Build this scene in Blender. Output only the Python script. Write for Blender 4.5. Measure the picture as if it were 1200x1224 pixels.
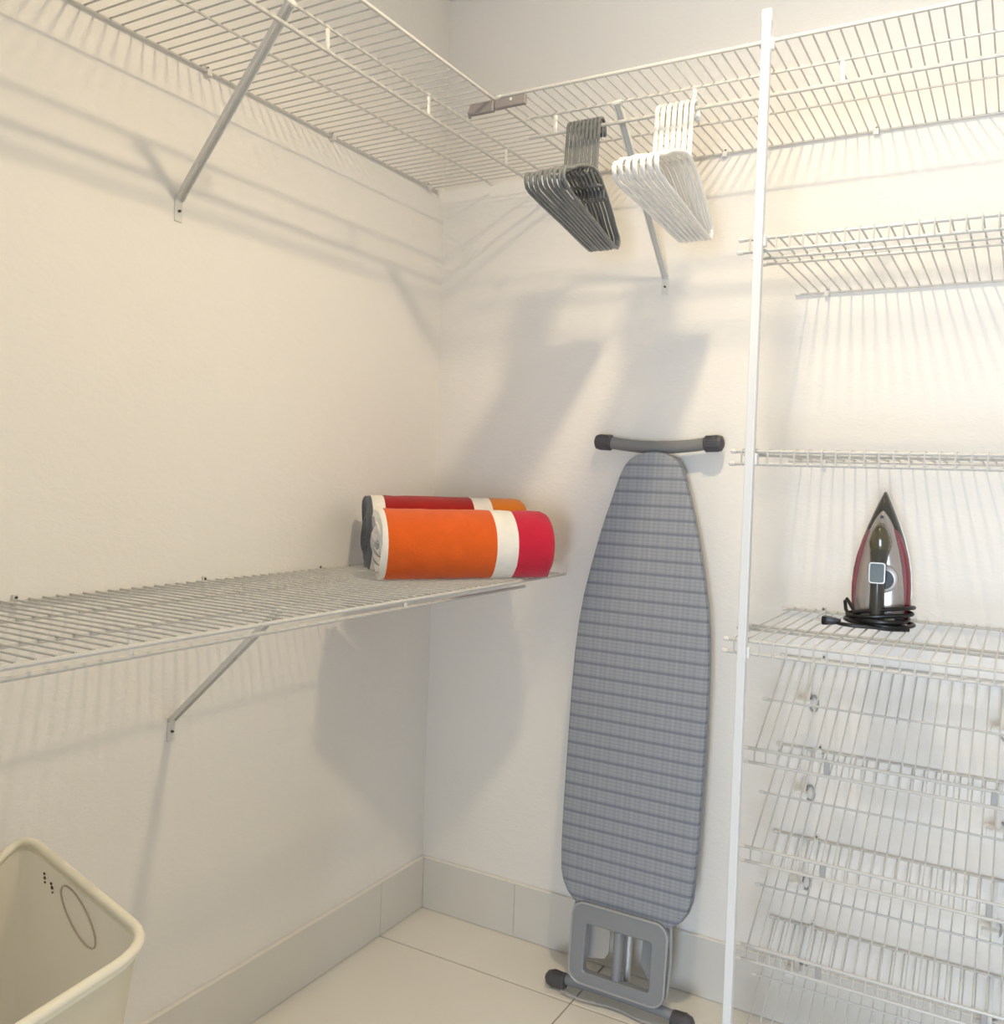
import bpy, bmesh, math, random
from mathutils import Vector, Matrix
random.seed(7)
for o in list(bpy.data.objects): bpy.data.objects.remove(o, do_unlink=True)
SC = bpy.context.scene
COL = SC.collection
PI = math.pi

# ------------------------------------------------------------------ camera
F_PX, CX, CY = 1024.76, 693.54, 596.91
YAW, PITCH, ROLL = 0.47652, -0.021257, 0.035924
CAM = Vector((1.60185, -2.12905, 1.32790))
def cam_axes():
    cy, sy, cp, sp = math.cos(YAW), math.sin(YAW), math.cos(PITCH), math.sin(PITCH)
    f = Vector((-sy*cp, cy*cp, sp)); r = Vector((cy, sy, 0)); u = r.cross(f)
    cr, sr = math.cos(ROLL), math.sin(ROLL)
    return cr*r+sr*u, -sr*r+cr*u, f
r_, u_, f_ = cam_axes()
cd = bpy.data.cameras.new('camera'); cam = bpy.data.objects.new('camera', cd); COL.objects.link(cam)
cd.sensor_fit = 'HORIZONTAL'; cd.sensor_width = 36; cd.lens = F_PX*36/1200
cd.shift_x = (600-CX)/1200; cd.shift_y = (CY-612)/1200
cd.clip_start = 0.02
cam.matrix_world = Matrix(((r_.x, u_.x, -f_.x, CAM.x), (r_.y, u_.y, -f_.y, CAM.y), (r_.z, u_.z, -f_.z, CAM.z), (0, 0, 0, 1)))
SC.camera = cam

# ------------------------------------------------------------------ world, light, exposure
SC.view_settings.view_transform = 'Standard'; SC.view_settings.look = 'None'
SC.view_settings.gamma = 1.0; SC.view_settings.use_curve_mapping = False
SC.view_settings.exposure = -0.32
w = bpy.data.worlds.new('world'); SC.world = w; w.use_nodes = True
w.node_tree.nodes['Background'].inputs[0].default_value = (0.62, 0.80, 1.0, 1)
w.node_tree.nodes['Background'].inputs[1].default_value = 0.4
BULB_STRENGTH = 950.0
SHADE_STRENGTH = 112.0
BULB_COLOR = (1.0, 0.80, 0.50)
BULB = Vector((1.20, -0.97, 2.60))
DOOR_WATTS = 225.0
al = bpy.data.lights.new('doorway_daylight', 'AREA'); al.shape = 'RECTANGLE'; al.size = 1.5; al.size_y = 1.5
al.energy = DOOR_WATTS; al.color = (0.70, 0.83, 1.0)
alo = bpy.data.objects.new('doorway_daylight', al); COL.objects.link(alo)
alo.location = (1.75, -5.0, 0.85); alo.rotation_euler = (PI/2, 0, 0)

# ------------------------------------------------------------------ materials
def mat(name, color, rough=0.5, metal=0.0, bump=None, bump_scale=200, bump_dist=0.001, coat=0.0, spec=0.5, mottle=None):
    m = bpy.data.materials.new(name); m.use_nodes = True
    nt = m.node_tree; b = nt.nodes['Principled BSDF']
    b.inputs['Base Color'].default_value = (*color, 1); b.inputs['Roughness'].default_value = rough
    b.inputs['Metallic'].default_value = metal
    b.inputs['Coat Weight'].default_value = coat
    b.inputs['Specular IOR Level'].default_value = spec
    tc = nt.nodes.new('ShaderNodeTexCoord')
    if bump:
        n = nt.nodes.new('ShaderNodeTexNoise'); n.inputs['Scale'].default_value = bump_scale; n.inputs['Detail'].default_value = 5
        nt.links.new(tc.outputs['Object'], n.inputs['Vector'])
        bp = nt.nodes.new('ShaderNodeBump'); bp.inputs['Strength'].default_value = bump; bp.inputs['Distance'].default_value = bump_dist
        nt.links.new(n.outputs['Fac'], bp.inputs['Height']); nt.links.new(bp.outputs[0], b.inputs['Normal'])
    if mottle:
        amt, sc = mottle
        n2 = nt.nodes.new('ShaderNodeTexNoise'); n2.inputs['Scale'].default_value = sc; n2.inputs['Detail'].default_value = 4
        nt.links.new(tc.outputs['Object'], n2.inputs['Vector'])
        mx = nt.nodes.new('ShaderNodeMix'); mx.data_type = 'RGBA'
        mx.inputs[6].default_value = (*[c*(1-amt) for c in color], 1); mx.inputs[7].default_value = (*[min(1, c*(1+amt*.5)) for c in color], 1)
        nt.links.new(n2.outputs['Fac'], mx.inputs[0]); nt.links.new(mx.outputs[2], b.inputs['Base Color'])
    return m

def plaster():
    m = mat('wall_plaster', (0.85, 0.825, 0.785), 0.75, spec=0.25)
    nt = m.node_tree; b = nt.nodes['Principled BSDF']; tc = [n for n in nt.nodes if n.type == 'TEX_COORD'][0]
    n1 = nt.nodes.new('ShaderNodeTexNoise'); n1.inputs['Scale'].default_value = 14; n1.inputs['Detail'].default_value = 8; n1.inputs['Roughness'].default_value = 0.62
    n2 = nt.nodes.new('ShaderNodeTexNoise'); n2.inputs['Scale'].default_value = 75; n2.inputs['Detail'].default_value = 4
    mp = nt.nodes.new('ShaderNodeMapping'); mp.inputs['Scale'].default_value = (1, 1, 1.6)
    nt.links.new(tc.outputs['Object'], mp.inputs['Vector'])
    nt.links.new(mp.outputs[0], n1.inputs['Vector']); nt.links.new(mp.outputs[0], n2.inputs['Vector'])
    ad = nt.nodes.new('ShaderNodeMath'); ad.operation = 'MULTIPLY_ADD'; ad.inputs[1].default_value = 0.25
    nt.links.new(n2.outputs['Fac'], ad.inputs[0]); nt.links.new(n1.outputs['Fac'], ad.inputs[2])
    bp = nt.nodes.new('ShaderNodeBump'); bp.inputs['Strength'].default_value = 0.38; bp.inputs['Distance'].default_value = 0.006
    nt.links.new(ad.outputs[0], bp.inputs['Height']); nt.links.new(bp.outputs[0], b.inputs['Normal'])
    return m
M = {}
M['wall'] = plaster()
M['ceiling'] = mat('ceiling_paint', (0.88, 0.87, 0.86), 0.8)
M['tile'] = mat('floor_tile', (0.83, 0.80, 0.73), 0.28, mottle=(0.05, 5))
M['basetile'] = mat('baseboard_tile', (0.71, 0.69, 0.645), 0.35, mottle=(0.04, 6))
M['caulk'] = mat('caulk', (0.82, 0.79, 0.73), 0.6)
M['grout'] = mat('grout', (0.40, 0.35, 0.28), 0.9)
M['wire'] = mat('white_coated_wire', (0.57, 0.56, 0.535), 0.30, spec=0.5)
M['clip'] = mat('white_clip', (0.72, 0.71, 0.68), 0.4)
M['screw'] = mat('dark_screw', (0.10, 0.09, 0.08), 0.4, 0.6)
M['brace'] = mat('grey_white_brace', (0.74, 0.73, 0.69), 0.4)
M['braceplate'] = mat('brace_plate', (0.74, 0.73, 0.69), 0.4)
M['bracket'] = mat('grey_corner_bracket', (0.27, 0.245, 0.24), 0.45)
M['post'] = mat('white_post', (0.74, 0.75, 0.755), 0.3)
M['white_plastic'] = mat('white_plastic', (0.80, 0.80, 0.785), 0.3, coat=0.2)
M['grey_plastic'] = mat('grey_plastic', (0.155, 0.165, 0.17), 0.28, coat=0.2)
M['stop'] = mat('grey_stop', (0.36, 0.36, 0.36), 0.5)
M['ib_grey'] = mat('board_frame_grey', (0.27, 0.29, 0.32), 0.36, 0.25)
M['ib_bar'] = mat('board_bar_grey', (0.20, 0.205, 0.21), 0.4)
M['ib_dark'] = mat('board_cap_dark', (0.07, 0.07, 0.08), 0.5)
M['ib_silver'] = mat('board_tube', (0.50, 0.52, 0.55), 0.3, 0.6)
M['iron_dark'] = mat('iron_dark_grey', (0.042, 0.040, 0.034), 0.33, coat=0.15)
M['iron_olive'] = mat('iron_smoked', (0.075, 0.066, 0.035), 0.18, coat=0.5)
M['iron_red'] = mat('iron_red', (0.20, 0.005, 0.016), 0.4)
M['iron_silver'] = mat('iron_silver', (0.44, 0.41, 0.39), 0.3, 0.65)
M['iron_button'] = mat('iron_button', (0.10, 0.13, 0.14), 0.35)
M['black'] = mat('black_rubber', (0.006, 0.006, 0.007), 0.35)
M['brass'] = mat('plug_prong', (0.62, 0.58, 0.5), 0.3, 0.9)
M['rim'] = mat('hamper_rim', (0.84, 0.80, 0.66), 0.5)
M['stain'] = mat('dark_stain', (0.10, 0.07, 0.03), 0.8)
M['stitch'] = mat('hamper_stitch', (0.56, 0.47, 0.36), 0.8)
M['lampbase'] = mat('lamp_base', (0.8, 0.8, 0.78), 0.5)
M['hot_pink'] = None

def hamper_mesh_mat():
    m = mat('hamper_mesh', (0.80, 0.76, 0.63), 0.75)
    nt = m.node_tree; b = nt.nodes['Principled BSDF']; out = nt.nodes['Material Output']
    tr = nt.nodes.new('ShaderNodeBsdfTransparent'); mx = nt.nodes.new('ShaderNodeMixShader')
    tl = nt.nodes.new('ShaderNodeBsdfTranslucent'); tl.inputs[0].default_value = (0.80, 0.76, 0.63, 1)
    m2 = nt.nodes.new('ShaderNodeMixShader'); m2.inputs[0].default_value = 0.35
    nt.links.new(b.outputs[0], m2.inputs[1]); nt.links.new(tl.outputs[0], m2.inputs[2])
    mx.inputs[0].default_value = 0.22
    nt.links.new(m2.outputs[0], mx.inputs[1]); nt.links.new(tr.outputs[0], mx.inputs[2])
    nt.links.new(mx.outputs[0], out.inputs[0])
    return m
M['hmesh'] = hamper_mesh_mat()

def towel_mat(name, stops):
    """stripes across the roll: stops = [(x, color), ...] in the towel's own length coordinate"""
    m = mat(name, (1, 1, 1), 0.95, bump=0.55, bump_scale=330, bump_dist=0.003, spec=0.1)
    nt = m.node_tree; b = nt.nodes['Principled BSDF']; tc = [n for n in nt.nodes if n.type == 'TEX_COORD'][0]
    b.inputs['Sheen Weight'].default_value = 0.25
    sx = nt.nodes.new('ShaderNodeSeparateXYZ'); nt.links.new(tc.outputs['Object'], sx.inputs[0])
    mr = nt.nodes.new('ShaderNodeMath'); mr.operation = 'ADD'; mr.inputs[1].default_value = 0.5
    nt.links.new(sx.outputs[0], mr.inputs[0])
    cr = nt.nodes.new('ShaderNodeValToRGB'); cr.color_ramp.interpolation = 'CONSTANT'
    el = cr.color_ramp.elements
    el[0].position = 0; el[0].color = (*stops[0][1], 1)
    while len(el) > 1 and len(stops) == 1: el.remove(el[1])
    el[1].position = stops[1][0]+0.5; el[1].color = (*stops[1][1], 1)
    for p, c in stops[2:]:
        e = el.new(p+0.5); e.color = (*c, 1)
    nt.links.new(mr.outputs[0], cr.inputs[0])
    nz = nt.nodes.new('ShaderNodeTexNoise'); nz.inputs['Scale'].default_value = 26; nz.inputs['Detail'].default_value = 6
    nt.links.new(tc.outputs['Object'], nz.inputs['Vector'])
    mx = nt.nodes.new('ShaderNodeMix'); mx.data_type = 'RGBA'; mx.blend_type = 'MULTIPLY'
    rr = nt.nodes.new('ShaderNodeMapRange'); rr.inputs[3].default_value = 0.72; rr.inputs[4].default_value = 1.2
    nt.links.new(nz.outputs['Fac'], rr.inputs[0])
    nt.links.new(cr.outputs[0], mx.inputs[6]); nt.links.new(rr.outputs[0], mx.inputs[7]); mx.inputs[0].default_value = 0.55
    nt.links.new(mx.outputs[2], b.inputs['Base Color'])
    return m

def cover_mat():
    m = mat('plaid_cover', (0.3, 0.32, 0.36), 0.85, spec=0.15)
    nt = m.node_tree; b = nt.nodes['Principled BSDF']; tc = [n for n in nt.nodes if n.type == 'TEX_COORD'][0]
    sx = nt.nodes.new('ShaderNodeSeparateXYZ'); nt.links.new(tc.outputs['Object'], sx.inputs[0])
    def stripes(sock, period, duty, phase=0.0, soft=0.06):
        a = nt.nodes.new('ShaderNodeMath'); a.operation = 'MULTIPLY_ADD'; a.inputs[1].default_value = 1/period; a.inputs[2].default_value = phase
        nt.links.new(sock, a.inputs[0])
        fr = nt.nodes.new('ShaderNodeMath'); fr.operation = 'FRACT'; nt.links.new(a.outputs[0], fr.inputs[0])
        s = nt.nodes.new('ShaderNodeMath'); s.operation = 'SUBTRACT'; s.inputs[1].default_value = 0.5; nt.links.new(fr.outputs[0], s.inputs[0])
        ab = nt.nodes.new('ShaderNodeMath'); ab.operation = 'ABSOLUTE'; nt.links.new(s.outputs[0], ab.inputs[0])
        mr = nt.nodes.new('ShaderNodeMapRange'); mr.interpolation_type = 'SMOOTHSTEP'
        mr.inputs[1].default_value = duty/2-soft; mr.inputs[2].default_value = duty/2+soft; mr.inputs[3].default_value = 1; mr.inputs[4].default_value = 0
        nt.links.new(ab.outputs[0], mr.inputs[0]); return mr.outputs[0]
    base = (0.318, 0.338, 0.372, 1)
    def over(prev, fac, col, amt):
        mm = nt.nodes.new('ShaderNodeMath'); mm.operation = 'MULTIPLY'; mm.inputs[1].default_value = amt; nt.links.new(fac, mm.inputs[0])
        mx = nt.nodes.new('ShaderNodeMix'); mx.data_type = 'RGBA'; nt.links.new(mm.outputs[0], mx.inputs[0])
        if isinstance(prev, tuple): mx.inputs[6].default_value = prev
        else: nt.links.new(prev, mx.inputs[6])
        mx.inputs[7].default_value = col; return mx.outputs[2]
    c = over(base, stripes(sx.outputs[2], 0.0088, 0.45, 0, .15), (0.20, 0.215, 0.25, 1), 0.30)
    c = over(c, stripes(sx.outputs[0], 0.0135, 0.5, 0.2, .15), (0.18, 0.20, 0.25, 1), 0.24)
    c = over(c, stripes(sx.outputs[0], 0.031, 0.3, 0.1, .1), (0.42, 0.43, 0.46, 1), 0.13)
    c = over(c, stripes(sx.outputs[2], 0.0352, 0.20, 0.3, .05), (0.15, 0.165, 0.215, 1), 0.68)
    nt.links.new(c, b.inputs['Base Color'])
    n = nt.nodes.new('ShaderNodeTexNoise'); n.inputs['Scale'].default_value = 400
    nt.links.new(tc.outputs['Object'], n.inputs['Vector'])
    n3 = nt.nodes.new('ShaderNodeTexNoise'); n3.inputs['Scale'].default_value = 9
    nt.links.new(tc.outputs['Object'], n3.inputs['Vector'])
    ad = nt.nodes.new('ShaderNodeMath'); ad.operation = 'MULTIPLY_ADD'; ad.inputs[1].default_value = 8
    nt.links.new(n3.outputs['Fac'], ad.inputs[0]); nt.links.new(n.outputs['Fac'], ad.inputs[2])
    bp = nt.nodes.new('ShaderNodeBump'); bp.inputs['Strength'].default_value = 0.3; bp.inputs['Distance'].default_value = 0.0012
    nt.links.new(ad.outputs[0], bp.inputs['Height']); nt.links.new(bp.outputs[0], b.inputs['Normal'])
    return m
M['cover'] = cover_mat()

# ------------------------------------------------------------------ mesh helpers
class MB:
    def __init__(s): s.v = []; s.f = []
    def add(s, v, f):
        k = len(s.v); s.v += [tuple(p) for p in v]; s.f += [tuple(i+k for i in q) for q in f]; return s
    def box(s, a, b):
        (x0, y0, z0), (x1, y1, z1) = a, b
        return s.add([(x0,y0,z0),(x1,y0,z0),(x1,y1,z0),(x0,y1,z0),(x0,y0,z1),(x1,y0,z1),(x1,y1,z1),(x0,y1,z1)],
                     [(0,3,2,1),(4,5,6,7),(0,1,5,4),(1,2,6,5),(2,3,7,6),(3,0,4,7)])
    def tube(s, pts, r, n=8, closed=False, flat=None):
        """tube along pts; r number or list; flat=(sx, axis) widens the section along a fixed world axis"""
        pts = [Vector(p) for p in pts]; N = len(pts); V = []
        rr = r if isinstance(r, (list, tuple)) else [r]*N
        prev = None
        for i, p in enumerate(pts):
            a = pts[(i-1) % N] if (closed or i > 0) else p; b = pts[(i+1) % N] if (closed or i < N-1) else p
            t = (b-a)
            t = t.normalized() if t.length > 1e-9 else Vector((0, 0, 1))
            if flat: ref = Vector(flat[1])
            else: ref = prev if prev is not None else (Vector((0, 0, 1)) if abs(t.z) < 0.9 else Vector((1, 0, 0)))
            side = ref - t*ref.dot(t)
            if side.length < 1e-6: side = t.orthogonal()
            side.normalize(); up = t.cross(side); prev = side
            k = flat[0] if flat else 1.0
            for j in range(n):
                an = 2*PI*j/n
                V.append(p+side*math.cos(an)*rr[i]*k+up*math.sin(an)*rr[i])
        Fc = []
        for i in range(N if closed else N-1):
            i2 = (i+1) % N
            for j in range(n):
                j2 = (j+1) % n; Fc.append((i*n+j, i*n+j2, i2*n+j2, i2*n+j))
        if not closed:
            Fc.append(tuple(reversed(range(n)))); Fc.append(tuple((N-1)*n+j for j in range(n)))
        return s.add(V, Fc)
    def loft(s, rings, cap=True):
        n = len(rings[0]); V = [p for R in rings for p in R]; Fc = []
        for i in range(len(rings)-1):
            for j in range(n):
                j2 = (j+1) % n; Fc.append((i*n+j, i*n+j2, (i+1)*n+j2, (i+1)*n+j))
        if cap:
            Fc.append(tuple(reversed(range(n)))); Fc.append(tuple((len(rings)-1)*n+j for j in range(n)))
        return s.add(V, Fc)
    def mesh(s, name, m, smooth=True):
        me = bpy.data.meshes.new(name); me.from_pydata(s.v, [], s.f); me.update()
        bm = bmesh.new(); bm.from_mesh(me); bmesh.ops.recalc_face_normals(bm, faces=bm.faces); bm.to_mesh(me); bm.free()
        me.materials.append(m)
        if smooth:
            me.polygons.foreach_set('use_smooth', [True]*len(me.polygons))
            try: me.set_sharp_from_angle(angle=math.radians(40))
            except Exception: pass
        return me
    def build(s, name, m, parent=None, loc=(0, 0, 0), smooth=True):
        return link(name, s.mesh(name, m, smooth), parent, loc)
def link(name, me, parent=None, loc=(0, 0, 0)):
    o = bpy.data.objects.new(name, me); COL.objects.link(o); o.location = loc
    if parent: o.parent = parent
    return o
def empty(name, loc=(0, 0, 0), rz=0):
    o = bpy.data.objects.new(name, None); COL.objects.link(o); o.location = loc; o.rotation_euler = (0, 0, rz); o.empty_display_size = 0.05
    return o
def tag(o, label, cat, group=None):
    o['label'] = label; o['category'] = cat
    if group: o['group'] = group
    return o
def struct(o): o['kind'] = 'structure'; return o
def bevel(o, wdt, seg=2):
    b = o.modifiers.new('bevel', 'BEVEL'); b.width = wdt; b.segments = seg; b.limit_method = 'ANGLE'; b.angle_limit = math.radians(35)
    return o
def copy_tree(o, parent=None):
    c = o.copy(); COL.objects.link(c); c.parent = parent
    for k in ('label', 'category', 'group'):
        pass
    for ch in list(o.children): copy_tree(ch, c)
    return c
def arc(c, r, a0, a1, n, plane='yz'):
    out = []
    for i in range(n+1):
        a = a0+(a1-a0)*i/n
        p, q = r*math.cos(a), r*math.sin(a)
        out.append((c[0], c[1]+p, c[2]+q) if plane == 'yz' else ((c[0]+p, c[1], c[2]+q) if plane == 'xz' else (c[0]+p, c[1]+q, c[2])))
    return out

# ------------------------------------------------------------------ room shell
XR, YF, ZC, TH = 2.9, -3.3, 2.76, 0.12
def wallobj(name, a, b, m='wall'): return struct(MB().box(a, b).build(name, M[m], smooth=False))
wallobj('wall_left', (-TH, YF-TH, 0), (0, TH, ZC))
wallobj('wall_back', (0, 0, 0), (XR, TH, ZC))
wallobj('wall_right', (XR, YF-TH, 0), (XR+TH, TH, ZC))
DX0, DX1, DZ = 1.42, 2.42, 2.08
wf = MB(); wf.box((0, YF-TH, 0), (DX0, YF, ZC)); wf.box((DX1, YF-TH, 0), (XR, YF, ZC)); wf.box((DX0, YF-TH, DZ), (DX1, YF, ZC))
struct(wf.build('wall_front', M['wall'], smooth=False))
wallobj('ceiling', (-TH, YF-TH, ZC), (XR+TH, TH, ZC+0.1), 'ceiling')
# door frame of the opening behind the camera
df = MB(); df.box((DX0-0.06, YF, 0), (DX0, YF+0.015, DZ+0.06)); df.box((DX1, YF, 0), (DX1+0.06, YF+0.015, DZ+0.06)); df.box((DX0, YF, DZ), (DX1, YF+0.015, DZ+0.06))
struct(df.build('trim_1', M['post'], smooth=False))
# floor: grout bed with separate tiles
fl = struct(MB().box((-TH, YF-0.5, -0.1), (XR+TH, TH, -0.003)).build('floor', M['grout'], smooth=False))
T = 0.64; G = 0.0022
xs = [0.0, 0.632]; ys = [0.0, -0.205]
while xs[-1] < XR: xs.append(min(XR, xs[-1]+T))
while ys[-1] > YF: ys.append(max(YF, ys[-1]-T))
for i in range(len(xs)-1):
    for j in range(len(ys)-1):
        o = MB().box((xs[i]+G, ys[j+1]+G, -0.012), (xs[i+1]-G, ys[j]-G, 0)).build('tile', M['tile'], fl, smooth=False)
        bevel(o, 0.0015, 1)
# baseboards: tile pieces on a bed
HB, TB = 0.158, 0.012
def baseboard(name, along, cuts, lo, hi):
    g = 0.0016
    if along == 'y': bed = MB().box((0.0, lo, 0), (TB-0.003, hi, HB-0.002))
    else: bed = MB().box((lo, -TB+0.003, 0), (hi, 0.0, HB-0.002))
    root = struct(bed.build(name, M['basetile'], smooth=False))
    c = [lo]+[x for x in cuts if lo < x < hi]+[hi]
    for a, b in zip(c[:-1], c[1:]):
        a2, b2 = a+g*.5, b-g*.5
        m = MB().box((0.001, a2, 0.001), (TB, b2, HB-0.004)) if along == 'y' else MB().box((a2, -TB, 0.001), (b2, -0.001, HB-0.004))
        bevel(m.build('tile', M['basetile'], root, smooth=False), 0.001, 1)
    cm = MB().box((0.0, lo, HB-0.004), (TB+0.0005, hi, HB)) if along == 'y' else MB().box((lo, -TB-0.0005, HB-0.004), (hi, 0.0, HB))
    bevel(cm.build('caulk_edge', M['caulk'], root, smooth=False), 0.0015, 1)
baseboard('baseboard_left', 'y', [-2.50, -1.35, -0.205], YF, 0)
baseboard('baseboard_back', 'x', [0.34, 1.40, 2.22], TB, XR)

# ceiling lamp that lights the closet (just above the frame)
lamp = empty('ceiling_lamp', (BULB.x, BULB.y, ZC))
tag(lamp, 'frosted glass lamp hung from the ceiling above the closet floor', 'lamp')
MB().loft([[(math.cos(a)*r, math.sin(a)*r, z) for a in [2*PI*k/20 for k in range(20)]] for r, z in ((0.06, 0), (0.06, -0.02), (0.03, -0.035), (0.022, -0.10))]).build('lamp_base', M['lampbase'], lamp)
em = bpy.data.materials.new('bulb_glow'); em.use_nodes = True
nt = em.node_tree; nt.nodes.remove(nt.nodes['Principled BSDF'])
e = nt.nodes.new('ShaderNodeEmission'); e.inputs[0].default_value = (*BULB_COLOR, 1); e.inputs[1].default_value = BULB_STRENGTH
nt.links.new(e.outputs[0], nt.nodes['Material Output'].inputs[0])
em2 = em.copy(); em2.name = 'frosted_shade_glow'; em2.node_tree.nodes['Emission'].inputs[1].default_value = SHADE_STRENGTH
zb = BULB.z-ZC
def disc(r, z, n=24): return [(math.cos(a)*r, math.sin(a)*r, z) for a in [2*PI*k/n for k in range(n)]]
MB().loft([disc(0.03, -0.10), disc(0.050, zb+0.030), disc(0.056, zb-0.008), disc(0.052, zb-0.008), disc(0.046, zb+0.004), disc(0.03, zb+0.012)], cap=False).build('frosted_shade', em2, lamp)
MB().add([(0, 0, zb)]+disc(0.046, zb), [(0, 1+(k+1) % 24, 1+k) for k in range(24)]).build('diffuser', em, lamp)

# ------------------------------------------------------------------ wire shelves
PITCHW = 0.0254
WR, RR = 0.0019, 0.0031          # wire and rail radii
def cap_mesh(r): return MB().tube([(-0.004, 0, 0), (-0.002, 0, 0), (0.008, 0, 0)], [r*0.7, r*1.5, r*1.5], 8).mesh('end_cap', M['clip'])
CAPM = cap_mesh(RR)
def rail(parent, L, y, z, r=RR, name='rail', x0=0.0, caps=True):
    o = MB().tube([(x0, y, z), (L, y, z)], r, 8).build(name, M['wire'], parent)
    if caps:
        link('end_cap', CAPM, parent, (x0, y, z))
        c = link('end_cap', CAPM, parent, (L, y, z)); c.rotation_euler = (0, 0, PI)
    return o
def clip_mesh():
    b = MB(); b.box((-0.006, -0.014, -0.009), (0.006, 0, 0.004)); b.box((-0.0045, -0.006, 0.003), (0.0045, 0, 0.013)); return b.mesh('wall_clip', M['clip'], False)
CLIPM = clip_mesh()
SCRM = MB().tube([(0, 0.0, 0), (0, -0.0075, 0)], 0.0027, 10).mesh('screw', M['screw'])
def clips(parent, xs_, z=0.0):
    for x in xs_:
        c = link('wall_clip', CLIPM, parent, (x, 0, z)); link('screw', SCRM, c, (0, 0, 0.008))
def deck_wires(parent, pts, x0, x1, phase=0.0):
    me = MB().tube(pts, WR, 6).mesh('deck_wire', M['wire'])
    x = x0+phase
    while x < x1:
        link('deck_wire', me, parent, (x, 0, 0)); x += PITCHW
D = 0.508
def hook_mesh():
    b = MB(); b.tube([(0, 0, 0.004), (0, 0.001, -0.006), (0, 0, -0.045)], 0.0028, 6, flat=(2.0, (1, 0, 0))); return b.mesh('rod_hook', M['clip'])
HOOKM = hook_mesh()
def rod_shelf(name, L, loc, rz, clipx, hookx, label):
    """deep deck with hang rod slung below; local x along the wall, wall at y=0, depth towards -y, z=0 on the rails"""
    s = empty(name, loc, rz); tag(s, label, 'wire shelf')
    rail(s, L, -0.0075, 0); rail(s, L, -0.194, 0, 0.0026); rail(s, L, -0.382, 0, 0.0031)
    rail(s, L, -D, 0, 0.0039, 'front_rail')
    deck_wires(s, [(0, -0.006, 0.0042), (0, -0.26, 0.0042), (0, -D+0.001, 0.0044)], 0.006, L-0.004)
    rail(s, L, -0.382, -0.045, 0.0043, 'hang_rod', 0.0)
    for x in hookx: link('rod_hook', HOOKM, s, (x, -0.382, 0))
    clips(s, clipx)
    return s
ZT, ZL = 2.179, 1.075
YS = -2.05       # near end of the left-hand shelves (behind the left frame edge)
def yl(y): return y-YS
rod_shelf('wire_shelf', -0.035-YS, (0, YS, ZT), PI/2, [yl(y) for y in (-1.75, -1.25, -0.856, -0.482, -0.086)], [yl(y) for y in (-1.53, -1.21, -0.889, -0.574, -0.250)],
          'white wire shelf high on the left wall, seen from below')
rod_shelf('wire_shelf', 2.2-0.522, (0.522, 0, ZT), 0, [0.06, 0.366, 0.736, 1.1, 1.5], [0.077, 0.418, 0.727, 1.05, 1.37],
          'white wire shelf high on the back wall with plastic hangers on its rod')
rod_shelf('wire_shelf', -0.085-YS, (0, YS, ZL), PI/2, [yl(y) for y in (-1.70, -1.228, -0.828, -0.478)], [yl(y) for y in (-1.65, -1.268, -0.60)],
          'white wire shelf at waist height on the left wall under the rolled towels')

# braces
def brace(loc, rz, ztop, dtop, label, skew=0.0):
    """plate on wall at local origin, strut up to (0,-dtop,ztop)"""
    b = empty('shelf_brace', loc, rz); tag(b, label, 'bracket', 'shelf braces')
    pl_ = MB().box((-0.0095, -0.0028, -0.026), (0.0095, 0, 0.026)).build('wall_plate', M['braceplate'], b, smooth=False); bevel(pl_, 0.002)
    link('screw', SCRM, pl_, (0, 0, -0.004))
    a = Vector((0, -0.003, 0.020)); c = Vector((skew, -dtop, ztop)); t = (c-a).normalized(); up = Vector((1, 0, 0)).cross(t)
    hw, th = 0.0085, 0.0022
    sec = [(-hw, 0.005), (-hw+th, 0.005), (-hw+th, -0.002), (hw-th, -0.002), (hw-th, 0.005), (hw, 0.005), (hw, -0.005), (-hw, -0.005)]
    rings = [[p+Vector((1, 0, 0))*x+up*y for x, y in sec] for p in (a, a+t*0.01, c)]
    MB().loft(rings).build('strut', M['brace'], b, smooth=False)
    tb = MB(); tb.tube([c+Vector((-0.011, 0, 0.002)), c+Vector((0.011, 0, 0.002))], 0.006, 8); tb.build('strut_hook', M['brace'], b)
    return b
brace((0, -0.915, 1.868), PI/2, ZT-1.868-0.006, 0.388, 'grey strut brace under the high shelf on the left wall', -0.075)
brace((0, -0.900, 0.765), PI/2, ZL-0.765-0.006, 0.388, 'grey strut brace under the waist-high shelf on the left wall', -0.075)
brace((0.735, 0, 1.855), 0, ZT-1.855-0.006, 0.388, 'grey strut brace on the back wall behind the hangers', 0.026)

# corner bracket between the two high shelves
cb = empty('corner_bracket', (0.508, -0.508, ZT)); tag(cb, 'grey metal joining plate where the two high wire shelves meet', 'bracket')
k = MB(); k.box((0.006, -0.003, -0.026), (0.086, 0.008, -0.0042)); bevel(k.build('plate', M['bracket'], cb, smooth=False), 0.003)
k = MB(); k.box((-0.062, -0.003, -0.030), (0.004, 0.008, -0.0045)); o = k.build('plate', M['bracket'], cb, smooth=False); bevel(o, 0.004)
k = MB(); k.tube([(-0.058, 0, -0.012), (-0.064, 0, -0.024), (-0.060, 0, -0.034)], 0.004, 6); k.build('hook', M['bracket'], cb)
k = MB(); k.tube([(0.05, -0.0031, -0.0115), (0.05, -0.0045, -0.0115)], 0.0035, 10); k.build('rivet', M['clip'], cb)

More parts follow.
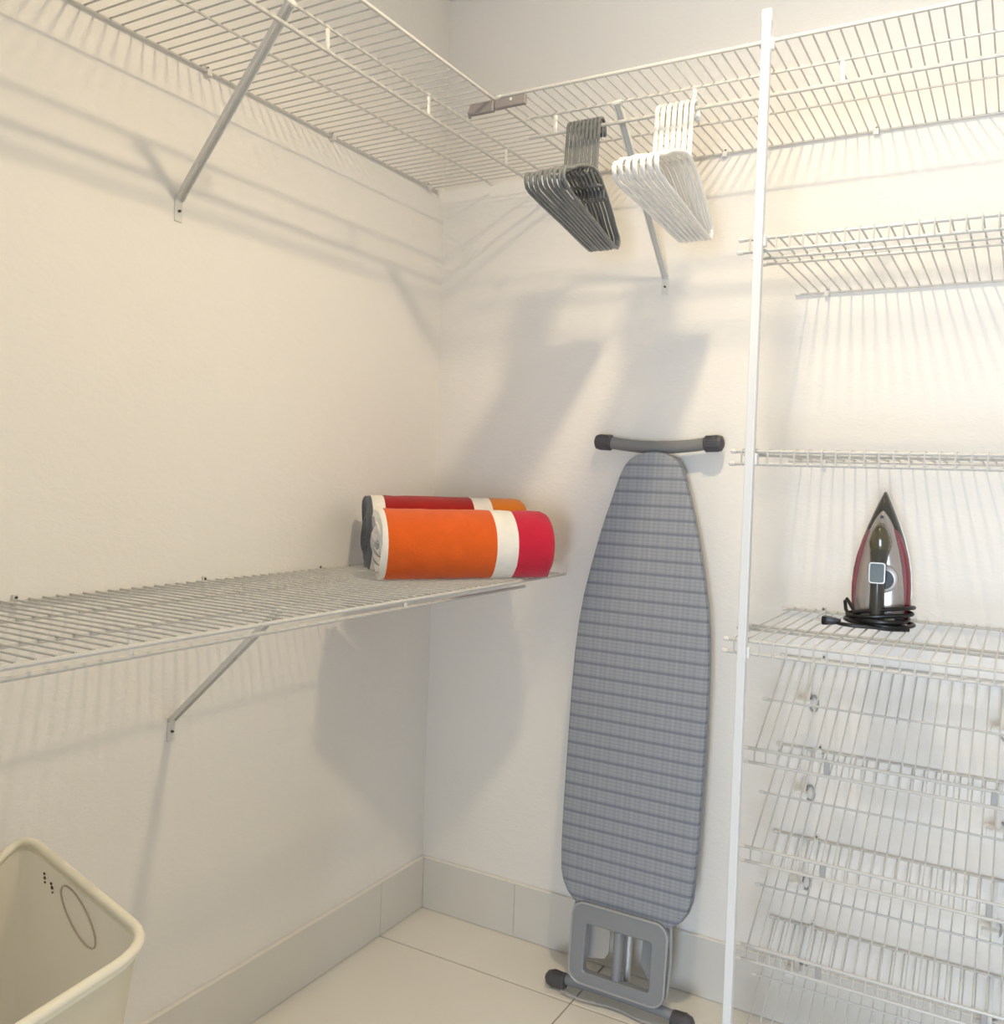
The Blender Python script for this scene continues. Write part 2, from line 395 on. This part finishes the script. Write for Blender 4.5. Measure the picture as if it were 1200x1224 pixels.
# ------------------------------------------------------------------ tower
X0, X1 = 1.086, 2.16
POST = (1.136, -0.527)
post = empty('shelf_post', (POST[0], POST[1], 0)); tag(post, 'tall white metal upright post at the front of the shelf tower', 'post')
pb = MB().box((-0.0085, -0.0085, 0.0), (0.0085, 0.0085, 2.205)).build('upright', M['post'], post, smooth=False); bevel(pb, 0.002)
pc = MB().box((-0.0095, -0.0095, 2.203), (0.0095, 0.0095, 2.228)).build('top_cap', M['white_plastic'], post, smooth=False); bevel(pc, 0.003)
pf = MB().box((-0.0105, -0.0105, 0.0), (0.0105, 0.0105, 0.02)).build('foot_cap', M['white_plastic'], post, smooth=False); bevel(pf, 0.003)
for z in (ZT-0.008, 1.80, 1.385, 1.013):
    q = MB().box((-0.012, 0.004, -0.014), (0.012, 0.0175, 0.008)).build('shelf_clip', M['white_plastic'], post, (0, 0, z), smooth=False); bevel(q, 0.002)
DT = 0.505
def lip_shelf(z, label, clipx):
    s = empty('tower_shelf', (X0, 0, z)); tag(s, label, 'wire shelf', 'flat shelves of the tower')
    L = X1-X0
    rail(s, L, -0.0075, 0, 0.0031); rail(s, L, -0.315, 0, 0.0033); rail(s, L, -0.362, 0, 0.0033, x0=-0.008)
    rail(s, L, -DT, 0, 0.0034, 'front_rail', x0=0.008); rail(s, L, -DT, -0.024, 0.0034, 'lip_rail', x0=0.006)
    deck_wires(s, [(0, -0.006, 0.0042), (0, -0.25, 0.0042), (0, -DT-0.001, 0.0044), (0, -DT-0.0045, 0.001), (0, -DT-0.0045, -0.0262)], 0.0105+0.0175, L-0.004)
    clips(s, clipx); return s
lip_shelf(1.806, 'white wire tower shelf nearest the top, empty, seen from below', [0.074, 0.75])
lip_shelf(1.397, 'empty white wire tower shelf at eye level, seen edge on above the iron', [0.082, 0.75])
lip_shelf(1.030, 'white wire tower shelf that the steam iron stands on', [0.096, 0.75])

def bracket_mesh():
    b = MB()
    # rectangular white plate on the wall-side arm, slanting arm and a round loop at its foot
    return b
def shoe_shelf(z, label):
    s = empty('shoe_shelf', (X0, 0, z)); tag(s, label, 'wire shelf', 'slanted shoe shelves of the tower')
    L = X1-X0
    B, Fp = Vector((0, -0.010, 0)), Vector((0, -0.262, -0.166))
    t = (Fp-B).normalized(); nrm = Vector((1, 0, 0)).cross(t)
    if nrm.z < 0: nrm = -nrm
    mid = B+(Fp-B)*0.50
    rail(s, L, B.y, B.z, 0.0027); rail(s, L, mid.y, mid.z, 0.0027, x0=-0.006)
    fr = Fp; lo = Fp+Vector((0, -0.004, -0.030))
    rail(s, L, fr.y, fr.z, 0.0040, 'front_rail', x0=-0.012); rail(s, L, lo.y, lo.z, 0.0038, 'lip_rail', x0=-0.009)
    off = nrm*-0.0038
    deck_wires(s, [B+off, mid+off, Fp+off+t*0.001, Fp+off+t*0.004+Vector((0, 0, -0.005)), lo+Vector((0, 0.003, 0))+t*0.003], 0.0105, L-0.004)
    clips(s, [0.102, 0.75], 0.0)
    for x in (0.094, 0.515):                         # angled hangers that tip the shelf
        arm = MB(); a0 = Vector((x-0.018, -0.004, -0.004)); a1 = Vector((x-0.018, -0.058, -0.097))
        arm.tube([a0, a0*.5+a1*.5, a1], 0.0024, 6, flat=(2.4, (1, 0, 0)))
        o = arm.build('angle_arm', M['brace'], s)
        lp = MB(); lp.tube([(x-0.012+0.010*math.cos(a), -0.004, -0.110+0.019*math.sin(a)) for a in [2*PI*k/14 for k in range(14)]], 0.0028, 6, closed=True)
        lp.build('arm_loop', M['stop'], s)
        cp = MB().box((x-0.042, -0.072, -0.104), (x-0.006, -0.052, -0.088)).build('arm_pad', M['white_plastic'], s, smooth=False); bevel(cp, 0.003)
    for x in (0.168, 0.490, 0.81):                  # small grey spacers between the two front rails
        q = MB().box((x-0.006, lo.y-0.001, lo.z), (x+0.006, lo.y+0.004, fr.z)).build('lip_spacer', M['stop'], s, smooth=False); bevel(q, 0.002)
    return s
shoe_shelf(0.914, 'uppermost slanted white wire shoe shelf, right below the iron shelf')
shoe_shelf(0.693, 'second slanted white wire shoe shelf from the top of the tower')
shoe_shelf(0.473, 'third slanted white wire shoe shelf from the top of the tower')
shoe_shelf(0.258, 'lowest slanted white wire shoe shelf, just above the floor')

# ------------------------------------------------------------------ hangers
def hanger(name, m, r, white):
    h = empty(name)
    hk = [(0, 0.004, -0.120), (0, 0.004, -0.045)]
    hk += arc((0, -0.017, -0.012), 0.0215, math.radians(-14), math.radians(188), 14)
    hk += [(0, -0.0395, -0.022)]
    hk = [(x, -y, z) for x, y, z in hk]
    MB().tube(hk, r*0.95, 8, flat=(1.18, (1, 0, 0))).build('hook', m, h)
    W, zs, zb = 0.195, -0.120, -0.232
    pts = []
    def side(sg):
        P = [(0.0, zs), (0.03, zs-0.004), (0.07, zs-0.019), (0.12, zs-0.042), (0.155, zs-0.064), (0.176, zs-0.074), (W-0.006, zs-0.080), (W, zs-0.089), (W-0.001, zs-0.099), (W-0.008, zs-0.108), (W-0.022, zb), (0.12, zb-0.001), (0.0, zb)]
        return [(0, sg*a, b) for a, b in P]
    loop = side(1)+list(reversed(side(-1)))[1:-1]
    MB().tube(loop, r, 8, closed=True, flat=(1.1, (1, 0, 0))).build('frame', m, h)
    if not white:
        b = MB()
        for sg in (-1, 1):
            b2 = MB().tube([(0, sg*0.055, zs-0.018), (0, sg*0.062, zs-0.034), (0, sg*0.078, zs-0.034)], 0.0028, 6); b2.build('strap_notch', m, h)
        MB().tube([(0, -0.04, zs-0.016), (0, 0, zs-0.030), (0, 0.04, zs-0.016)], 0.003, 6).build('neck_brace', m, h)
    return h
ROD = Vector((0, -0.382, ZT-0.045))
ORD = ['first', 'second', 'third', 'fourth', 'fifth', 'sixth', 'seventh', 'eighth', 'ninth', 'tenth']
def bunch(n, x_right, step, name, m, r, white, colour, grp, yaw0, yaw1, spread, tilt):
    proto = None
    for i in range(n):
        if proto is None: h = proto = hanger(name, m, r, white)
        else: h = copy_tree(proto)
        x = x_right-step*i
        a = yaw0+(yaw1-yaw0)*(i/(n-1))+random.uniform(-spread, spread)
        h.location = (x, ROD.y-0.0165, ROD.z+0.0115-0.0045); h.rotation_euler = (tilt+random.uniform(-.012, .012), 0, a)
        which = 'rightmost and nearest' if i == 0 else ('leftmost' if i == n-1 else ORD[i]+' from the right')
        tag(h, f'{colour} plastic clothes hanger, {which} in the {colour} bunch', 'hanger', grp)
bunch(7, 0.944, 0.0132, 'clothes_hanger', M['white_plastic'], 0.0047, True, 'white', 'white hangers on the rod', math.radians(3), math.radians(0), 0.005, -0.075)
bunch(9, 0.724, 0.0098, 'clothes_hanger', M['grey_plastic'], 0.0037, False, 'grey', 'grey hangers on the rod', math.radians(8), math.radians(5.2), 0.002, -0.085)

# ------------------------------------------------------------------ ironing board
ib = empty('ironing_board', (0.743, -0.17, 0)); LEAN = math.atan2(0.115, 1.43); ib.rotation_euler = (-LEAN, 0, math.radians(0.0))
tag(ib, 'ironing board with grey plaid cover leaning upright against the back wall', 'ironing board')
S0 = 0.324
prof = [(-0.097, 0.092), (-0.094, 0.112), (-0.084, 0.136), (-0.066, 0.156), (-0.044, 0.170), (-0.015, 0.179), (0.05, 0.1835), (0.15, 0.186), (0.30, 0.187), (0.45, 0.187), (0.55, 0.185), (0.63, 0.180), (0.71, 0.170), (0.79, 0.154), (0.86, 0.138), (0.92, 0.122), (0.98, 0.104), (1.02, 0.092), (1.05, 0.080), (1.068, 0.066), (1.08, 0.048), (1.088, 0.026), (1.091, 0.004)]
def board_outline(gr):
    R = [(hw+gr if hw > .01 else hw, S0+s+(gr if s > 1.0 else (-gr if s < -0.09 else 0))) for s, hw in prof]
    return [(x, z) for x, z in R]+[(-x, z) for x, z in reversed(R)]
def ring(gr, y): return [(x, y, z) for x, z in board_outline(gr)]
MB().loft([ring(-0.012, 0.016), ring(0.0, 0.014), ring(0.0018, 0.004), ring(0.0, -0.006), ring(-0.006, -0.009), ring(-0.02, -0.0105)]).build('cover', M['cover'], ib)
MB().tube([(x, 0.012, z) for x, z in board_outline(0.0005)], 0.0032, 6, closed=True).build('hem', M['ib_grey'], ib)
# top cross bar (foot of the folded legs) behind the nose
zt_ = S0+1.112
def bar_pts(n, w2, z0, sag, y=0.018): return [(-w2+2*w2*k/n, y, z0-sag*(1-(2*k/n-1)**2)) for k in range(n+1)]
MB().tube(bar_pts(14, 0.140, zt_+0.006, 0.012), 0.0165, 12, flat=(0.85, (0, 1, 0))).build('foot_bar', M['ib_bar'], ib)
for sg in (-1, 1):
    c = MB(); c.tube([(sg*0.130, 0.018, zt_+0.004), (sg*0.134, 0.018, zt_+0.0045), (sg*0.165, 0.018, zt_+0.006), (sg*0.176, 0.018, zt_+0.006), (sg*0.181, 0.018, zt_+0.006)], [0.017, 0.0215, 0.022, 0.019, 0.010], 14, flat=(0.9, (0, 1, 0)))
    cap = c.build('foot_cap', M['ib_dark'], ib)
    for k in range(6):
        zz = zt_+0.006-0.016+k*0.0064
        MB().tube([(sg*0.138, 0.0185-0.0195*math.sqrt(max(0.05, 1-((zz-zt_-0.006)/0.0235)**2)), zz), (sg*0.168, 0.0185-0.0195*math.sqrt(max(0.05, 1-((zz-zt_-0.006)/0.0235)**2)), zz)], 0.0014, 5).build('grip_rib', M['ib_dark'], cap)
# folded leg tubes running behind the board
for x in (-0.012, 0.012):
    MB().tube([(x*0.6, 0.026, zt_-0.01), (x, 0.030, S0+0.5), (x, 0.030, 0.055)], 0.009, 8).build('leg_tube', M['ib_silver'], ib)
# iron rest: rounded frame with two openings, standing out below the board
def rrect(hw, z0, z1, rad, n=5, x0=0):
    P = []
    for cx, cz, a0 in ((hw-rad, z1-rad, 0), (-hw+rad, z1-rad, 90), (-hw+rad, z0+rad, 180), (hw-rad, z0+rad, 270)):
        for k in range(n+1):
            a = math.radians(a0+90*k/n); P.append((x0+cx+rad*math.cos(a), cz+rad*math.sin(a)))
    return P
rest = empty('iron_rest'); rest.parent = ib
def frame_loft(name, outer, inner, y0, y1, m, parent):
    n = len(outer); V = []; Fc = []
    for (ring_, y) in ((outer, y0), (inner, y0), (inner, y1), (outer, y1)): V += [(x, y, z) for x, z in ring_]
    for a, b in ((0, 1), (1, 2), (2, 3), (3, 0)):
        for j in range(n):
            j2 = (j+1) % n; Fc.append((a*n+j, a*n+j2, b*n+j2, b*n+j))
    return MB().add(V, Fc).build(name, m, parent)
zr0, zr1 = 0.044, 0.246
fr = frame_loft('rest_frame', rrect(0.132, zr0, zr1, 0.034), rrect(0.090, zr0+0.030, zr1-0.052, 0.008), -0.020, 0.004, M['ib_grey'], ib)
bevel(fr, 0.004, 2)
bpy.data.objects.remove(rest, do_unlink=True)
MB().tube([(x, -0.020, z) for x, z in rrect(0.131, zr0+0.001, zr1-0.001, 0.034)], 0.0028, 6, closed=True).build('rest_wire', M['ib_silver'], ib)
MB().tube([(-0.003, -0.002, zr0+0.02), (-0.003, -0.002, zr1-0.045)], 0.0135, 12).build('rest_post', M['ib_grey'], ib)
# back plates seen through the openings
q = MB(); q.loft([[(x, y, z) for x, z in ((-0.092, 0.20), (-0.034, 0.197), (-0.034, 0.125), (-0.045, 0.108), (-0.092, 0.098))] for y in (0.010, 0.014)]); q.build('hinge_plate', M['ib_silver'], ib, smooth=False)
q = MB(); q.loft([[(x, y, z) for x, z in ((0.058, 0.19), (0.066, 0.2), (0.094, 0.18), (0.094, 0.07), (0.055, 0.125))] for y in (0.008, 0.013)]); q.build('hinge_plate', M['ib_grey'], ib, smooth=False)
# side wires of the rest reaching up behind the board
for sg in (-1, 1):
    MB().tube([(sg*0.120, 0.006, 0.29), (sg*0.132, 0.0, 0.24), (sg*0.138, -0.004, 0.15), (sg*0.134, -0.006, 0.07)], 0.0035, 6).build('rest_side_wire', M['ib_silver'], ib)
# lower foot bar with dark end caps on the floor
MB().tube(bar_pts(12, 0.165, 0.026, -0.006, 0.008), 0.013, 10).build('foot_bar', M['ib_grey'], ib)
MB().tube([(-0.15+0.30*k/16, -0.016-0.006*math.sin(k/16*PI*3), 0.0075) for k in range(17)], 0.0032, 6).build('foot_wire', M['ib_silver'], ib)
for sg in (-1, 1):
    c = MB(); c.tube([(sg*0.146, 0.006, 0.024), (sg*0.149, 0.006, 0.0235), (sg*0.185, 0.004, 0.0225), (sg*0.198, 0.004, 0.022), (sg*0.205, 0.004, 0.022)], [0.014, 0.0185, 0.0205, 0.017, 0.008], 14)
    cap = c.build('foot_cap', M['ib_dark'], ib)
    for k in range(5):
        yy = -0.010+k*0.005
        MB().tube([(sg*0.155, yy+0.004, 0.0225+0.0195*math.sqrt(max(0, 1-(yy/0.0195)**2))), (sg*0.185, yy+0.004, 0.0225+0.0205*math.sqrt(max(0, 1-(yy/0.0205)**2)))], 0.0012, 5).build('grip_rib', M['ib_dark'], cap)

# ------------------------------------------------------------------ rolled towels
def towel(name, L, Rout, turns, thick, stops, loc, rz, label, seed, start=-0.9, squash=1.0):
    rnd = random.Random(seed)
    n = 34*turns; prof_o, prof_i = [], []
    r0 = Rout-thick*turns*1.03
    for k in range(n+1):
        u = k/n; a = start-2*PI*turns*(1-u)
        r = r0+(Rout-r0)*u
        wob = 1+0.012*math.sin(3*a+seed)+0.01*math.sin(5*a+2*seed)
        for lst, rr in ((prof_o, r), (prof_i, r-thick*(0.9 if 0.02 < u < 0.985 else 0.35))):
            y, z = rr*wob*math.cos(a), rr*wob*math.sin(a)*squash
            z = max(z, -Rout*0.90)
            lst.append((y, z))
    loop = prof_o+list(reversed(prof_i)); m = len(loop)
    st = [(0, .965), (0.004, .985), (0.012, 1.0)]+[(0.012+(L-0.024)*k/14, 1.0) for k in range(1, 14)]+[(L-0.03, 1.0), (L-0.018, .985), (L-0.008, .955), (L-0.002, .91), (L, .88)]
    V, Fc = [], []
    for i, (x, s) in enumerate(st):
        edge = 1 if i < 2 else 0
        for j, (y, z) in enumerate(loop):
            nz = rnd.uniform(-.0012, .0012)
            jit = (0.006*math.sin(j*0.17+seed)+0.004*math.sin(j*0.43)) if i < 3 else 0.0
            V.append((x-L/2+jit*(1 if i < 3 else 0), y*s+nz, z*s+nz if z > -Rout*.85 else z))
    for i in range(len(st)-1):
        for j in range(m):
            j2 = (j+1) % m; Fc.append((i*m+j, i*m+j2, (i+1)*m+j2, (i+1)*m+j))
    for base in (0, (len(st)-1)*m):
        for k in range(n): Fc.append((base+k, base+k+1, base+m-2-k, base+m-1-k))
    root = empty(name, loc, rz); tag(root, label, 'towel', 'rolled towels on the shelf')
    MB().add(V, Fc).build('roll', towel_mat(name+'_'+str(seed), stops), root)
    return root, Rout
WHT, ORG, PNK, RED, AMB, GRY = (0.86, 0.82, 0.76), (0.70, 0.115, 0.016), (0.56, 0.018, 0.048), (0.36, 0.010, 0.008), (0.62, 0.175, 0.008), (0.13, 0.14, 0.16)
AX = math.radians(52)
t1, R1 = towel('rolled_towel', 0.425, 0.093, 4, 0.0185, [(-.5, WHT), (-0.205, ORG), (0.058, WHT), (0.112, PNK)], (0.383, -0.385, ZL+0.0056+0.093*0.90), AX,
               'rolled towel striped orange, white and hot pink, the nearer of two', 3)
t2, R2 = towel('rolled_towel', 0.415, 0.108, 4, 0.0195, [(-.5, GRY), (-0.204, WHT), (-0.172, RED), (0.055, WHT), (0.108, AMB)], (0.228, -0.247, ZL+0.0056+0.108*0.90), math.radians(48),
               'rolled towel striped dark red, white and amber, lying behind the other', 5)

# ------------------------------------------------------------------ steam iron
IX, IY, IZ = 1.335, -0.175, 1.030+0.0063
iron = empty('steam_iron', (IX, IY, IZ), math.radians(1.5)); tag(iron, 'grey, red and silver steam iron standing on its heel on the wire shelf', 'iron')
IH = 0.292
hwt = [(0, .050), (.06, .056), (.15, .0595), (.28, .0605), (.40, .0585), (.52, .0525), (.64, .0435), (.75, .0325), (.85, .021), (.92, .0125), (.97, .006), (1.0, .0018)]
def drop(scale, h0, h1, y):
    R = [(hw*scale, h0+(h1-h0)*t) for t, hw in hwt]
    return [(x, y, z) for x, z in R]+[(-x, y, z) for x, z in reversed(R)]
MB().loft([drop(1.0, 0.004, IH-0.004, 0.035), drop(1.02, 0.002, IH, 0.032), drop(1.02, 0.002, IH, 0.024)]).build('soleplate', M['iron_silver'], iron)
MB().loft([drop(1.0, 0.002, IH, 0.024), drop(1.0, 0.002, IH-0.001, 0.008), drop(0.93, 0.004, IH-0.012, -0.004), drop(0.80, 0.006, IH-0.035, -0.012)]).build('body', M['iron_dark'], iron)
def hw_at(z):
    t = max(0, min(1, z/IH))
    for (t0, w0), (t1, w1) in zip(hwt[:-1], hwt[1:]):
        if t0 <= t <= t1: return w0+(w1-w0)*(t-t0)/(t1-t0)
def band(sc, y):
    P = [(hw_at(z)*sc*f, z) for z, f in ((0.006, 1), (0.03, 1), (0.06, 1), (0.09, 1), (0.12, 1), (0.15, 0.995), (0.175, 0.975), (0.195, 0.93), (0.208, 0.85), (0.214, 0.70))]
    return [(x, y, z) for x, z in P]+[(-x, y, z) for x, z in reversed(P)]
MB().loft([band(1.015, 0.012), band(1.015, 0.002), band(0.985, -0.010), band(0.90, -0.018)]).build('red_band', M['iron_red'], iron)
def dome(scale, h0, h1, y):
    R = []
    for k in range(15):
        t = 1-(1-k/14)**1.6
        q = max(0.0, (t-0.15)/0.85)
        R.append((max(0.0012, (0.050+0.028*min(t, 0.15))*scale*(1-q*q)**0.72), h0+(h1-h0)*t))
    return [(x, y, z) for x, z in R]+[(-x, y, z) for x, z in reversed(R)]
MB().loft([dome(0.97, 0.008, 0.252, -0.006), dome(0.955, 0.008, 0.251, -0.019), dome(0.86, 0.010, 0.244, -0.027), dome(0.66, 0.012, 0.230, -0.034), dome(0.42, 0.016, 0.205, -0.037)]).build('skirt', M['iron_silver'], iron)
# handle: heel -> arch -> smoked water cap at the front
hp = [(0.0, -0.028, 0.012), (0.0, -0.050, 0.020), (0.0, -0.060, 0.050), (0.0, -0.062, 0.095), (0.0, -0.060, 0.130), (0.0, -0.052, 0.165), (0.0, -0.040, 0.192)]
MB().tube(hp, [0.0165, 0.0165, 0.0150, 0.0145, 0.0155, 0.019, 0.017], 14).build('handle', M['iron_dark'], iron)
rings = []
for y, s in ((-0.028, 0.9), (-0.042, 1.02), (-0.056, 0.95), (-0.066, 0.70), (-0.070, 0.3)):
    rings.append([(s*0.0235*math.sin(a)*(1-0.25*max(0, math.cos(a))), y, 0.186+s*0.040*math.cos(a)) for a in [2*PI*k/24 for k in range(24)]])
MB().loft(rings).build('water_cap', M['iron_olive'], iron)
pf_ = frame_loft('button_frame', rrect(0.0165, 0.100, 0.144, 0.006, 4), rrect(0.0140, 0.1025, 0.1415, 0.004, 4), -0.0795, -0.070, M['iron_silver'], iron)
pbn = MB().loft([[(x, y, z) for x, z in rrect(0.0142, 0.102, 0.142, 0.004, 4)] for y in (-0.064, -0.0782)]).build('button', M['iron_button'], iron)
MB().tube([(0.008, -0.030, 0.108), (0.008, -0.0435, 0.108), (0.008, -0.045, 0.108)], [0.031, 0.031, 0.028], 24).build('dial', M['iron_silver'], iron)
MB().tube([(0.010, -0.044, 0.106), (0.010, -0.0465, 0.106)], [0.021, 0.020], 24).build('dial_ring', M['black'], iron)
MB().tube([(0, -0.030, 0.2385), (0, -0.0335, 0.2385)], 0.0035, 10).build('spray_nozzle', M['black'], iron)
MB().loft([[(x, y, z) for x, z in ((-0.05, 0.0), (0.05, 0.0), (0.047, 0.028), (-0.047, 0.028))] for y in (0.02, -0.034)]).build('heel', M['black'], iron, smooth=False)
# cord wound round the heel
cp = []
for k in range(150):
    u = k/149; a = -2.4+u*2*PI*4.3
    rx = 0.062+0.006*math.sin(2.3*a+1)+0.004*u; ry = 0.050+0.005*math.cos(1.7*a)
    cp.append((0.003+rx*math.cos(a), -0.020+ry*math.sin(a), 0.040-0.034*u+0.006*math.sin(a*0.9+1.0)+0.009*math.sin(a+2.2)*(1-u)))
cp += [(-0.040, -0.085, 0.008), (-0.068, -0.082, 0.009), (-0.082, -0.074, 0.011)]
cp = [(x, y, max(z, 0.0045)) for x, y, z in cp]
MB().tube(cp, 0.0043, 7).build('cord', M['black'], iron)
lp = [(-0.045, -0.045, 0.030), (-0.058, -0.035, 0.048), (-0.066, -0.025, 0.056), (-0.071, -0.018, 0.050), (-0.068, -0.020, 0.032), (-0.055, -0.035, 0.018)]
MB().tube(lp, 0.0040, 7).build('cord_loop', M['black'], iron)
plug = MB().loft([[(x, -0.074+y*s, 0.0125+z*s) for y, z in ((-.010, -.009), (.010, -.009), (.012, 0), (.010, .009), (-.010, .009), (-.012, 0))] for x, s in ((-0.070, 0.45), (-0.082, 0.75), (-0.094, 0.95), (-0.106, 1.0), (-0.108, 0.9))]).build('plug', M['black'], iron)
for dy in (-0.006, 0.006):
    MB().box((-0.124, -0.074+dy-0.0008, 0.0095), (-0.106, -0.074+dy+0.0008, 0.0155)).build('prong', M['brass'], plug, smooth=False)

# ------------------------------------------------------------------ laundry hamper
hm = empty('laundry_hamper', (0.0, 0.0, 0)); tag(hm, 'cream mesh laundry hamper with a tubular rim in front of the left wall', 'hamper')
ZR = 0.655
def rounded(poly, rad, n=6):
    P = []
    N = len(poly)
    for i in range(N):
        p0, p, p1 = Vector(poly[i-1]), Vector(poly[i]), Vector(poly[(i+1) % N])
        a = p+(p0-p).normalized()*rad; b = p+(p1-p).normalized()*rad
        for k in range(n+1):
            u = k/n; P.append(tuple((1-u)**2*a+2*u*(1-u)*p+u*u*b))
    return P
top = [(0.030, -1.217), (0.535, -1.330), (0.595, -1.68), (0.20, -1.60)]
bot = [(0.080, -1.262), (0.465, -1.352), (0.525, -1.63), (0.200, -1.57)]
rt, rb = rounded(top, 0.07), rounded(bot, 0.05)
def zrim(x, y):
    c = lambda v: max(0.0, min(1.0, v))
    return ZR-0.045*c((-1.235-y)/0.10)*c((0.42-x)/0.25)
MB().tube([(x, y, zrim(x, y)) for x, y in rt], 0.0075, 10, closed=True).build('rim', M['rim'], hm)
N_ = len(rt)
cen = (0.31, -1.48)
per = N_//4
body = MB()
rings = []
for k in range(9):
    u = k/8; s = 1-0.05*math.sin(PI*u)
    rings.append([(cen[0]+(x0*(1-u)+x1*u-cen[0])*s, cen[1]+(y0*(1-u)+y1*u-cen[1])*s, zrim(x0, y0)*(1-u)+0.012*u) for (x0, y0), (x1, y1) in zip(rt, rb)])
body.loft(rings, cap=False).build('mesh_body', M['hmesh'], hm)
MB().loft([[(x, y, z) for x, y in rb] for z in (0.004, 0.012)]).build('base', M['rim'], hm)
# fabric binding just under the rim
MB().loft([[(cen[0]+(x-cen[0])*s, cen[1]+(y-cen[1])*s, zrim(x, y)+z) for x, y in rt] for s, z in ((1.004, 0), (1.0, -0.008), (0.998, -0.015), (0.992, -0.015), (0.99, 0))], cap=False).build('binding', M['rim'], hm)
for i0 in (1, 2):
    j = i0*7+3
    MB().tube([(R[j][0]*0.985+cen[0]*0.015, R[j][1]*0.985+cen[1]*0.015, R[j][2]) for R in rings], 0.004, 6).build('corner_rod', M['rim'], hm)
# oval handle opening stitched on the back panel, and small dark stains beside it
d = Vector((top[1][0]-top[0][0], top[1][1]-top[0][1], 0)).normalized()
def on_back(s, z):
    u = (ZR-z)/(ZR-0.012)
    a = Vector((top[0][0]*(1-u)+bot[0][0]*u, top[0][1]*(1-u)+bot[0][1]*u, z)); c = 1-0.05*math.sin(PI*u)
    p = a+d*s
    return Vector((cen[0]+(p.x-cen[0])*c, cen[1]+(p.y-cen[1])*c-0.003, z))
hp_ = []
for k in range(25):
    a = 2*PI*k/24
    hp_.append(on_back(0.262+0.072*math.cos(a)+0.020*math.sin(a), ZR-0.050+0.020*math.sin(a)-0.022*math.cos(a)))
MB().tube(hp_[:-1], 0.0016, 5, closed=True).build('handle_slot', M['stitch'], hm)
for s, z, r in ((0.113, ZR-0.030, 0.0034), (0.116, ZR-0.036, 0.0040), (0.119, ZR-0.042, 0.0028), (0.146, ZR-0.036, 0.0036), (0.151, ZR-0.041, 0.0044), (0.155, ZR-0.047, 0.0026)):
    c = on_back(s, z); MB().loft([[(c.x+r*f*math.cos(a), c.y-0.001-g, c.z+r*f*0.8*math.sin(a)) for a in [2*PI*k/8 for k in range(8)]] for f, g in ((1, 0), (0.6, 0.001))]).build('stain', M['stain'], hm)
